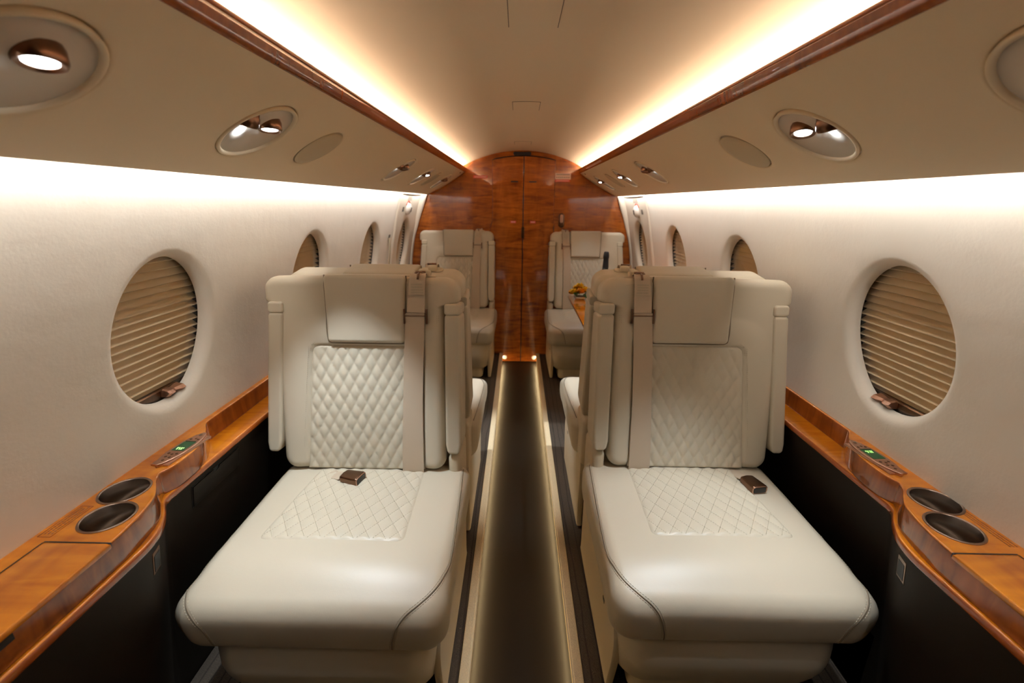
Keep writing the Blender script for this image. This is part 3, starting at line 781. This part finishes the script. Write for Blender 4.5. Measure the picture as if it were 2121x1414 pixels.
def bvh_of(v, f): return BVHTree.FromPolygons([Vector(p) for p in v], [tuple(q) for q in f])
def offset_line(pts, nn, d):
    out = []
    for i, p in enumerate(pts):
        t = (pts[min(i + 1, len(pts) - 1)] - pts[max(0, i - 1)]).normalized(); out.append(p + t.cross(nn[i]).normalized() * d)
    return out
SEAT_LABEL = {}
def make_seat(m, loc, label):
    """cabin seat facing -y; the shoulder belt and aisle side are at local +x when m = 1, -x when m = -1"""
    t = thing('cabin_seat', (0, 0, 0), label, 'seat', 'cabin seats')
    def mir(v): return [(m * p[0], p[1], p[2]) for p in v]
    def part(name, v, f, mat, parent=None, **k): return mesh(name, mir(v), f, mat, parent or t, **k)
    # --- base
    v, f = rbox(.235, .26, .12, .045, .012, .04); part('seat_base', v + np.array([-.01, -.17, .13]), f, M['plastic'])
    def wa(x, y, z):
        k = (z + .12) / .24
        y2 = y + np.where(y < 0, .045 * (1 - sm(k * 1.3)) ** 2, 0); return x * (1 - .05 * (1 - k) ** 2), y2 + .012 * np.where(y < 0, sm((k - .55) / .4), 0), z
    v, f = rbox(.292, .27, .120, .085, .04, .035, warp=wa); part('seat_apron', v + np.array([-.008, -.232, .290 - ZF]), f, M['leather'])
    # aisle-side plastic shroud and hinge cover
    ol = [(-.40, .008), (.10, .006), (.14, .06), (.14, .34), (.05, .36), (-.30, .33), (-.42, .27), (-.44, .18)]
    v, f = prism(catmull(ol + ol[:1], 5)[:-1].tolist(), -.012, .012, .006, 2)
    sh = part('side_shroud', [(.278 + z + .0, y_, z_) for y_, z_, z in v], f, M['plastic'], angle=40)
    part('slot', *box(.2905, -.30, .225, .0006, .010, .006), M['black'], sh, smooth=False)
    v, f = rbox(.022, .085, .105, .02, .018, .04); part('hinge_cover', v + np.array([.272, .095, .435]), f, M['plastic'])
    # --- cushion
    def wc(x, y, z):
        top = z > 0
        fx = sm((-.20 - y) / .10)
        x = x * (1 + np.where(x > 0, .015, .075) * fx)
        z = z + sm(z / .060) * (.012 * (1 - (x / .33) ** 2) * (1 - np.abs(y / .31) ** 3) - .030 * sm((-.12 - y) / .19) ** 2)
        y = y + sm((-.1 - y) / .1) * .012 * sm((.02 - z) / .10)
        x = x * (1 - .03 * sm((.0 - z) / .08))
        return x, y, z
    cv, cf = rbox(.322, .305, .085, .06, .038, .016, ne=9, warp=wc); cv = cv + np.array([0, -.222, .395])
    part('cushion', cv, cf, M['leather']); cb = bvh_of(cv, cf)
    st = Stitch(); cu = [o for o in t.children if o.name.startswith('cushion')][0]
    for sx in (1, -1):
        path = catmull([(.299, .03, .478), (.308, -.22, .47), (.311, -.367, .466), (.303, -.427, .47), (.287, -.464, .467), (.258, -.494, .457), (.228, -.514, .443), (.208, -.526, .419), (.193, -.521, .367), (.188, -.512, .335)] if sx > 0 else
                       [(-.302, .03, .475), (-.320, -.22, .468), (-.330, -.38, .466), (-.322, -.45, .462), (-.300, -.50, .45), (-.274, -.524, .43), (-.254, -.526, .398), (-.246, -.52, .351), (-.244, -.512, .335)], 10)
        p, nn = snap(cb, path, .0002)
        part('piping', *tube(p, .0020, 6), M['groove'], cu)
        for off in (.0055, -.0055): st.run(offset_line(p, nn, off), nn)
    # quilted insert in the cushion
    ny_, nx_ = 84, 100
    P = np.zeros((ny_ + 1, nx_ + 1, 3)); edge = .010
    for j in range(ny_ + 1):
        y = .03 - .36 * j / ny_
        xl = -.185 - .035 * (j / ny_); xr = .170 + .010 * (j / ny_)
        cr = .02; e = (y + .33)
        cut = cr - math.sqrt(max(0, cr * cr - (cr - e) ** 2)) if e < cr else 0
        xs_ = np.linspace(xl + cut, xr - cut, nx_ + 1)
        for i, x in enumerate(xs_):
            l, n, k, d = cb.ray_cast(Vector((x, y, 1)), Vector((0, 0, -1)))
            u = x / .0445 + y / .066; w = x / .0445 - y / .066
            b = min(x - (xl + cut), (xr - cut) - x, y + .33) / edge
            P[j, i] = (x, y, l.z - .0005 + .0012 * float(sm(b * 2)) + .0042 * float(quilt_h(u, w)) * float(sm(b)))
    qv, qf = grid(P); part('quilted_insert', qv, qf, M['quilt'], cu, closed=False)
    # make sure the insert faces up
    qs = Stitch(); qb = bvh_of(qv, qf)
    for sgn in (1, -1):
        for k in range(-12, 13):
            pts = []
            for q in range(0, 61):
                y = .0 - .325 * q / 60; x = .0445 * (k - sgn * y / .066)
                tt = (.03 - y) / .36
                if -.183 - .035 * tt < x < .168 + .01 * tt: pts.append((x, y, .5))
            if len(pts) > 4:
                pr_ = []
                for p in pts:
                    h = qb.ray_cast(Vector(p), Vector((0, 0, -1)))
                    if h[0]: pr_.append(h[0] + Vector((0, 0, .0003)))
                if len(pr_) > 3: qs.run(pr_, [Vector((0, 0, 1))] * len(pr_), ln=.0038, gap=.0034, r=.00055)
    part('quilt_stitching', qs.mb.v, qs.mb.f, M['thread'], cu, smooth=False, closed=False)
    # --- backrest shell
    T = .115; HX = .2775; HS = .3275; XC = -.0345
    def xl_of(s): return -.234 + .039 * np.clip(s / .436, 0, 1)
    def ws(x, s, c):
        x = x + XC; s = s + HS; c = c + T / 2
        k = sm((s - .560) / .016)
        wid = np.where(x > XC, .044, .030)
        x = XC + (x - XC) * (1 + k * wid / HX)
        front = c < T * .5
        xl = xl_of(s); cr = .030
        a = x - xl; b = .437 - s; a2 = .175 - x
        d = np.minimum(np.minimum(a, b), a2)
        cor = (a < cr) & (b < cr); d = np.where(cor, cr - np.hypot(cr - a, cr - b), d)
        rec = np.where(front, .0095 * sm(d / .007), 0)
        bol = np.where(front & (d < 0), -.005 * np.sin(np.pi * np.clip(-d / .09, 0, 1)), 0)
        c = c + rec + bol + np.where(~front, .045 * (1 - s / .655), 0)
        return x, s, c
    v, f = rbox(HX, HS, T / 2, .045, .028, .0062, ne=8, warp=ws)
    sv = [bp(*p) for p in v]; part('backrest', sv, f, M['leather']); br = [o for o in t.children if o.name.startswith('backrest')][0]
    sb = bvh_of(sv, f)
    # stitched seams round the face
    for path in ([(.226, .02), (.226, .54)], [(.128, .628), (.20, .627), (.247, .612), (.272, .585), (.276, .566)], [(-.143, .628), (-.25, .627), (-.292, .610), (-.318, .580), (-.321, .566)], [(-.296, .02), (-.29, .54)], [(-.238, .01), (-.198, .40), (-.188, .428), (-.165, .441), (-.14, .441)], [(.262, .12), (.262, .54)]):
        pts = catmull(path, 14); pts = [bp(x, s, -.03) for x, s in pts]
        pr_ = []; nn = []
        for p in pts:
            h = sb.ray_cast(p, -NF)
            if h[0]: pr_.append(h[0] + h[1] * .0004); nn.append(h[1])
        if len(pr_) > 2: st.run(pr_, nn); st.run(offset_line(pr_, nn, .006), nn)
    part('seam_stitching', st.mb.v, st.mb.f, M['thread'], smooth=False, closed=False)
    # quilted insert
    ns_, nx_ = 118, 100
    P = np.zeros((ns_ + 1, nx_ + 1, 3))
    for j in range(ns_ + 1):
        s = .004 + .430 * j / ns_
        x0 = float(xl_of(s)) + .0035; cr = .028; e = .434 - s
        if e < cr: x0 += cr - math.sqrt(max(0, cr * cr - (cr - e) ** 2))
        x1 = .172
        xs_ = np.linspace(x0, x1, nx_ + 1)
        u = xs_ / .0375 + s / .068; w = xs_ / .0375 - s / .068
        b = np.minimum(np.minimum(xs_ - x0, x1 - xs_), min(.434 - s, s)) / .009
        c = .0088 - .0022 * sm(b * 2) - .0060 * quilt_h(u, w) * sm(b)
        for i in range(nx_ + 1): P[j, i] = bp(xs_[i], s, c[i])
    qv, qf = grid(P); part('quilted_insert', qv, qf, M['quilt'], br, closed=False)
    # headrest pad
    def wh(x, s, c):
        x = x * (1 + .02 * s / .1); c = c - np.where(c < 0, .006 * (1 - (x / .13) ** 2) * (1 - (s / .112) ** 2), 0)
        return x, s, c
    v, f = rbox(.1275, .1095, (T + .012) / 2, .014, .013, .02, ne=6, warp=wh)
    part('headrest', [bp(x - .008, s + .5525, c + T / 2 - .009) for x, s, c in v], f, M['leather'])
    hs = catmull([(-.1405, .660), (-.1370, .55), (-.1345, .462), (-.128, .4445), (-.10, .4415), (.0, .4408), (.10, .4415), (.1135, .4445), (.1185, .462), (.1205, .55), (.1225, .660)], 8)
    pts = []
    for x, s in hs:
        h = sb.ray_cast(bp(x, s, -.05), -NF)
        pts.append((h[0] if h[0] else bp(x, s, .004)) + NF * .0002)
    part('headrest_seam', *tube(pts, .0024, 6), M['groove'], [o for o in t.children if o.name.startswith('headrest')][0])
    # armrests, folded up along both sides
    for sx in (-1, 1):
        xc, hx, shf = (-.338, .0245, .040) if sx < 0 else (.271, .0265, .0)
        def wr(x, s, c):
            q = sm((s + .235 - .28) / .24)
            c = np.where(c > 0, c * (1 - .42 * q), c)
            kb = np.clip((-s - .205) / .0325, 0, 1); x = x * (1 - .40 * kb ** 2)
            return x + shf * (s + .235) / .5, s, c
        v, f = rbox(hx, .2375, .066, .012, .010, .022, ne=6, warp=wr)
        a = part('armrest', [bp(x + xc, s + .300, c + .058) for x, s, c in v], f, M['leather'])
        ab = bvh_of([bp(x + xc, s + .300, c + .058) for x, s, c in v], f)
        def wcap(x, s, c): return x + shf * .97, s, np.where(c > 0, c * .55, c)
        v, f = rbox(hx + .0004, .0185, .0665, .010, .0075, .02, ne=5, warp=wcap)
        part('armrest_cap', [bp(x + xc, s + .5545, c + .058) for x, s, c in v], f, M['leather'], a)
        s2 = Stitch()
        for off in (.010, .016):
            xx = xc + sx * (hx - .004 - off)
            pts = [bp(xx + shf * (q - .065) / .5, q, -.05) for q in np.linspace(.09, .53, 30)]; pr_ = []; nn = []
            for p in pts:
                h = ab.ray_cast(p, -NF)
                if h[0]: pr_.append(h[0] + h[1] * .0004); nn.append(h[1])
            if len(pr_) > 2: s2.run(pr_, nn)
        part('armrest_stitching', s2.mb.v, s2.mb.f, M['thread'], a, smooth=False, closed=False)
    # --- shoulder belt
    def ribbon(rows, th=.0018):
        P = []
        for a, b, s, c in rows:
            P.append([bp(a, s, c), bp((a + b) / 2, s, c - .0008), bp(b, s, c), bp(b, s, c + th), bp(a, s, c + th), bp(a, s, c)])
        v, f = grid(np.array([[tuple(q) for q in r_] for r_ in P])); n = len(P); f = list(f) + [(0, 1, 2, 3, 4), tuple((n - 1) * 6 + k for k in range(5))]
        return v, f
    def dense(rows, n=5): return [tuple(r_) for r_ in catmull(rows, n)]
    bl = part('shoulder_belt', *ribbon(dense([(.124, .184, .543, -.0150), (.121, .183, .525, -.0125), (.114, .177, .42, -.0085), (.105, .170, .235, -.0065), (.099, .169, .10, -.0060), (.097, .169, .005, -.0050), (.097, .169, -.008, .004)])), M['webbing'], angle=60)
    part('upper_webbing', *ribbon(dense([(.142, .186, .661, .030), (.140, .187, .668, .008), (.138, .188, .658, -.0075), (.136, .187, .64, -.0115), (.131, .185, .585, -.0125), (.127, .184, .545, -.0155)])), M['webbing'], bl, angle=60)
    part('belt_label', *ribbon(dense([(.1375, .1875, .646, -.0128), (.132, .1850, .598, -.0142)], 6), .0012), M['label'], bl, angle=60)
    mb = MB()
    for r_ in range(4):
        x = .1425
        while x < .178:
            w = random.uniform(.002, .0045); s0 = .636 - r_ * .0085
            mb.add([bp(x, s0, -.0146 - .0009), bp(x + w, s0, -.0155), bp(x + w, s0 - .0045, -.0157), bp(x, s0 - .0045, -.0157)], [(0, 1, 2, 3)]); x += w + .0012
    for k in range(13): 
        x = .1335 + k * .0040; mb.add([bp(x, .6005, -.0158), bp(x + .002, .6005, -.0158), bp(x + .002, .5985, -.0158), bp(x, .5985, -.0158)], [(0, 1, 2, 3)])
    part('label_print', mb.v, mb.f, M['thread'], bl, smooth=False, closed=False)
    fr = MB()
    for (x0, x1, s0, s1) in ((.1165, .1215, .508, .556), (.186, .1925, .508, .556)):
        v, f = rbox((x1 - x0) / 2, (s1 - s0) / 2, .006, .002, .002, .05, ne=4); fr.add([bp(x + (x0 + x1) / 2, s + (s0 + s1) / 2, c - .0115) for x, s, c in v], f)
    for s0, c0, hw_ in ((.541, -.0125, .033), (.534, -.0160, .0325)):
        fr.add(*tube([bp(.1545 - hw_, s0, c0), bp(.1545 + hw_, s0, c0)], .0016, 8))
    part('belt_adjuster', fr.v, fr.f, M['bronze'], bl)
    # guide at the top
    v, f = rbox(.040, .022, .004, .018, .003, .02); gd = part('belt_guide', [bp(x + .170, .657 + z, .045 + y) for x, y, z in v], f, M['plastic'])
    cl = MB(); cl.add(*tube([bp(.164 + .014 * math.cos(a), .668 + .004 * math.sin(a), .012 + .010 * math.sin(a)) for a in np.linspace(0, 2 * math.pi, 18, endpoint=False)], .0028, 8, closed=True))
    cl.add(*tube([bp(.164, .668, .004), bp(.164, .664, -.010), bp(.164, .650, -.0165)], .0034, 8)); cl.add(*tube([bp(.150, .672, .022), bp(.182, .672, .022)], .0036, 8))
    part('guide_clip', cl.v, cl.f, M['bronze'], gd)
    v, f = rbox(.016, .012, .010, .008, .006, .02); part('guide_boss', [bp(x + .176, .668 + z, .060 + y) for x, y, z in v], f, M['plastic'], gd)
    t.location = loc
    return t
def add_buckle(t, x, y, z, ang, tail):
    """lap belt buckle lying on the cushion, axis at angle ang in plan; tail: webbing stub points"""
    F4 = frame((x, y, z), Vector((math.cos(ang), math.sin(ang), 0)), Vector((-math.sin(ang), math.cos(ang), 0)), Vector((0, 0, 1)))
    def wb(px, py, pz): k = (px + .032) / .064; return px, py * (.86 + .14 * k), pz * (.72 + .28 * k) + (1 - py ** 2 / .026 ** 2) * .004 * (pz > 0)
    v, f = rbox(.0335, .027, .0130, .006, .005, .02, ne=5, warp=wb)
    b = mesh('lap_buckle', [F4 @ Vector(p) for p in v], f, M['bronze'], t, angle=50)
    v, f = rbox(.0012, .0222, .0098, .0011, .0005, .02, ne=3); mesh('buckle_end', [F4 @ Vector((p[0] + .0334, p[1], p[2])) for p in v], f, M['black'], b)
    ol = [(math.cos(a), math.sin(a)) for a in np.linspace(0, 2 * math.pi, 28, endpoint=False)]
    se = lambda q: math.copysign(abs(q) ** .45, q)
    mesh('buckle_lip', *tube([F4 @ Vector((.0333, .0248 * se(c_), .0118 * se(s_) + .001)) for c_, s_ in ol], .0017, 6, closed=True), M['copper'], b)
    P = []
    tail = catmull(tail, 6)
    for q, p in enumerate(tail):
        tt = tail[min(q + 1, len(tail) - 1)] - tail[max(0, q - 1)]; w = np.array([-tt[1], tt[0], 0]); w /= np.linalg.norm(w); w *= .022
        rip = .0012 * math.sin(q * 2.1)
        P.append([p - w, p + np.array([0, 0, .002 + rip]), p + w, p + w - np.array([0, 0, .002]), p - w - np.array([0, 0, .002]), p - w])
    v, f = grid(np.array(P)); mesh('lap_webbing', v, f, M['webbing'], b, angle=60)
def dup(root, loc, rz, label, skip=('lap_buckle',)):
    r = root.copy(); COL.objects.link(r); r.location = loc; r.rotation_euler = (0, 0, rz); r['label'] = label
    for ch in list(root.children):
        if ch.name.startswith(skip): continue
        c = ch.copy(); COL.objects.link(c); c.parent = r
        for g in list(ch.children):
            d = g.copy(); COL.objects.link(d); d.parent = c
    return r
seatL = make_seat(1, (-.507, 1.31, ZF), 'near left cream leather seat facing the camera, buckle lying mid-cushion')
seatR = make_seat(-1, (.537, 1.352, ZF), 'near right cream leather seat facing the camera, buckle by its window-side edge')
dup(seatR, (-.507, 1.735, ZF), math.pi, 'left cream seat seen from behind, back to back with the near left seat')
dup(seatL, (.537, 1.777, ZF), math.pi, 'right cream seat seen from behind, back to back with the near right seat')
dup(seatL, (-.525, 3.765, ZF), 0, 'far left cream seat against the wooden bulkhead')
dup(seatR, (.535, 3.765, ZF), 0, 'far right cream seat against the bulkhead, behind the bottle and flowers')
add_buckle(seatL, -.055, -.062, .503, -.28, [(-.165, -.005, .486), (-.125, -.030, .491), (-.088, -.050, .499)])
add_buckle(seatR, .213, -.098, .500, -1.38, [(.190, .010, .482), (.200, -.030, .490), (.207, -.062, .498)])

# ---------------------------------------------------------------- table with bottle and flowers
t = thing('folding_table', (.64, 2.88, .76), 'varnished wooden table folded out beside the right wall, before the far seat', 'table')
v, f = prism([(.353, 2.46), (.353, 3.30), (.963, 3.30), (.963, 2.46)], .764, .786, .006, 3)
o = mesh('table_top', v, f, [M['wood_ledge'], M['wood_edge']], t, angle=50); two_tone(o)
mesh('bracket', *box(.929, 2.88, .7535, .027, .30, .0104), M['darkmetal'], t, smooth=False)
TZ = .786
t = thing('champagne_bottle', (.585, 3.12, TZ), 'dark champagne bottle with a black foil neck on the table', 'bottle')
T4 = Matrix.Translation((.585, 3.12, TZ))
mesh('body', *lathe([(0, 0), (.040, 0), (.043, .006), (.043, .130), (.041, .155), (.033, .190), (.022, .222), (.0175, .245), (.0165, .30), (0, .30)], 32, T4), M['bottle'], t, angle=40)
mesh('foil', *lathe([(.0215, .236), (.0195, .262), (.0178, .295), (.0185, .300), (.0205, .303), (.0205, .322), (.0180, .334), (.0165, .342), (.012, .346), (0, .347)], 28, T4), M['foil'], t, angle=40)
def bloom(c, r, mat, parent, seed, open_=1.):
    rnd = random.Random(seed); mb = MB()
    for ring, (n, tilt, s) in enumerate(((3, .15, .55), (5, .45, .75), (6, .85, .95), (7, 1.2, 1.0))):
        for k in range(n):
            a = 2 * math.pi * (k + .5 * ring + rnd.uniform(-.1, .1)) / n; tl = tilt * open_ + rnd.uniform(-.08, .08)
            P = []
            for i in range(6):
                q = i / 5; w = r * .62 * s * math.sin(math.pi * (.12 + .80 * q)) ; rad = r * s * (math.sin(tl) * q + .10); h = r * s * (1.15 * math.cos(tl) * q + .25 * q * q)
                row = []
                for j in range(5):
                    u = (j / 4 - .5) * 2; row.append(Vector(c) + Vector((math.cos(a) * (rad - .25 * r * s * u * u * (.3)) - math.sin(a) * u * w, math.sin(a) * (rad - .25 * r * s * u * u * .3) + math.cos(a) * u * w, h - .12 * r * u * u)))
                P.append([tuple(p) for p in row])
            top = np.array(P); cen = top.mean((0, 1)); bot = top - np.array([0, 0, .0008])
            mb.add(*grid(top)); mb.add(*grid(bot, True))
    return mb.build('bloom', mat, parent, closed=False)
t = thing('flower_arrangement', (.425, 3.17, TZ), 'low arrangement of yellow and orange roses on the table end', 'flowers')
mesh('bowl', *lathe([(0, 0), (.030, 0), (.040, .008), (.043, .020), (.041, .021), (.036, .010), (0, .006)], 28, Matrix.Translation((.425, 3.17, TZ))), M['white'], t)
rnd = random.Random(3)
for k, (dx_, dy_, dz_, r_, mt) in enumerate([(-.045, -.02, .045, .034, 'petal'), (.0, -.045, .055, .034, 'petal2'), (.035, -.02, .06, .032, 'petal'), (-.02, .03, .065, .032, 'petal'), (.03, .03, .06, .03, 'petal2'), (-.005, -.005, .085, .033, 'petal'), (-.058, .022, .035, .026, 'petal2')]):
    bloom((.425 + dx_, 3.17 + dy_, TZ + dz_), r_, M[mt], t, k)
mb = MB()
for k in range(26):
    a = rnd.uniform(0, 6.28); r0 = .03; r1 = rnd.uniform(.062, .092); z0 = TZ + rnd.uniform(.016, .05); z1 = max(TZ + .006, z0 + rnd.uniform(-.022, .035))
    c = Vector((.425, 3.17, 0)); d = Vector((math.cos(a), math.sin(a), 0)); w = Vector((-d.y, d.x, 0)) * .013
    A = c + d * r0 + Vector((0, 0, z0)); B = c + d * (r0 + r1) / 2 + Vector((0, 0, (z0 + z1) / 2 + .008)); Cc = c + d * r1 + Vector((0, 0, z1))
    mb.add([A, B - w, Cc, B + w, B + Vector((0, 0, .002))], [(0, 1, 4), (1, 2, 4), (2, 3, 4), (3, 0, 4)])
mb.build('leaves', M['leaf'], t, closed=False)
t = thing('wrapped_flower', (.56, 2.90, TZ), 'yellow bloom in a white paper cone on the table, mirrored in the right window', 'flowers')
mesh('paper_cone', *lathe([(.018, 0), (.020, .002), (.060, .190), (.0585, .190), (.018, .006), (0, .004)], 24, Matrix.Translation((.56, 2.90, TZ))), M['white'], t, angle=40)
bloom((.56, 2.90, TZ + .165), .058, M['petal'], t, 21, .7)

# ---------------------------------------------------------------- lamps: the reading lights that are on
def spot(p, d, watts, deg, blend=.7, name='reading_spot'):
    l = bpy.data.lights.new(name, 'SPOT'); l.energy = watts; l.color = (.83, .92, 1.); l.spot_size = math.radians(deg); l.spot_blend = blend; l.shadow_soft_size = .014
    o = bpy.data.objects.new(name, l); COL.objects.link(o); o.location = p; o.rotation_euler = Vector(d).to_track_quat('-Z', 'Y').to_euler()
for p, ax, side, k, on, j, c, ex in LENS_POS:
    ez = Vector((side * FB[side].n[0], 0, FB[side].n[1]))
    if j == 0 and on:
        tg = {(-1, 1): (-.56, 1.13, .56), (1, 1): (.46, .98, .55)}.get((side, k), (p.x - side * .1, p.y, .5))
        spot(p + ax * .004, Vector(tg) - p, {1: 44. if side < 0 else 40.}.get(k, 7.), 58)
    if j == 1:
        if k == 2: spot(p + ax * .004, Vector((-side * .05, 2.2, 0)) - p, 60., 44)
        else: spot(p + ax * .002, ex * .8 - ez * .45 + Vector((0, .30, 0)), {(-1, 1): 2.6, (1, 1): .55, (-1, 0): .7, (1, 0): .7}.get((side, k), 1.6), 48, .5)
# the light given by the strips: one long lamp per run of tape
def tape(x, z, dx, dz, width, rad, col, name, n=4):
    L = (YB - YL - .03) / n
    for k in range(n):
        l = bpy.data.lights.new(name, 'AREA'); l.shape = 'RECTANGLE'; l.size = L; l.size_y = width; l.color = col
        l.energy = rad * math.pi * width * L
        o = bpy.data.objects.new(name, l); COL.objects.link(o)
        d = Vector((dx, 0, dz)).normalized(); ez = -d; ex = Vector((0, 1, 0)); ey = ez.cross(ex)
        o.matrix_world = frame((x, YL + .01 + L * (k + .5), z), ex, ey, ez)
for s in (-1, 1):
    tape(s * .500, 1.7050, -s * .45, .9, .016, 130., (1., .72, .53), 'cove_light')
    tape(s * .8088, 1.5250, s * .55, -.83, .008, 112., (1., .93, .85), 'wall_light')
    tape(s * .1570, ZF - .0200, -s * .28, -.96, .005, 78., (1., .72, .36), 'aisle_light')
w = bpy.data.worlds.new('world'); S.world = w; w.use_nodes = True
w.node_tree.nodes['Background'].inputs[0].default_value = (.02, .018, .015, 1); w.node_tree.nodes['Background'].inputs[1].default_value = .1

# ---------------------------------------------------------------- camera
W_, H_, F_ = 2121., 1414., 918.
u, vv = (1074 - W_ / 2) / F_, -(419 - H_ / 2) / F_
Yc = Vector((u, vv, -1)).normalized(); rl = -.0115
Xc = Vector((math.cos(rl), math.sin(rl), 0)); Xc = (Xc - Yc * Xc.dot(Yc)).normalized(); Zc = Xc.cross(Yc)
R3 = Matrix((Xc, Yc, Zc))   # rows: world axes in camera space -> maps camera to world
cam = bpy.data.cameras.new('camera'); co = bpy.data.objects.new('camera', cam); COL.objects.link(co)
cam.sensor_width = 36; cam.lens = F_ / W_ * 36; cam.clip_start = .02
co.matrix_world = Matrix.Translation((-.029, 0, 1.45)) @ R3.to_4x4()
cam.dof.use_dof = True; cam.dof.focus_distance = 1.30; cam.dof.aperture_fstop = 3.2
S.camera = co
S.view_settings.view_transform = 'Standard'; S.view_settings.look = 'None'; S.view_settings.exposure = 0.0; S.view_settings.gamma = 1; S.view_settings.use_curve_mapping = False
S.cycles.max_bounces = 10; S.cycles.diffuse_bounces = 7; S.cycles.glossy_bounces = 5; S.cycles.sample_clamp_indirect = 6.
S.cycles.use_denoising = True; S.cycles.caustics_reflective = False; S.cycles.caustics_refractive = False; S.cycles.blur_glossy = 1.
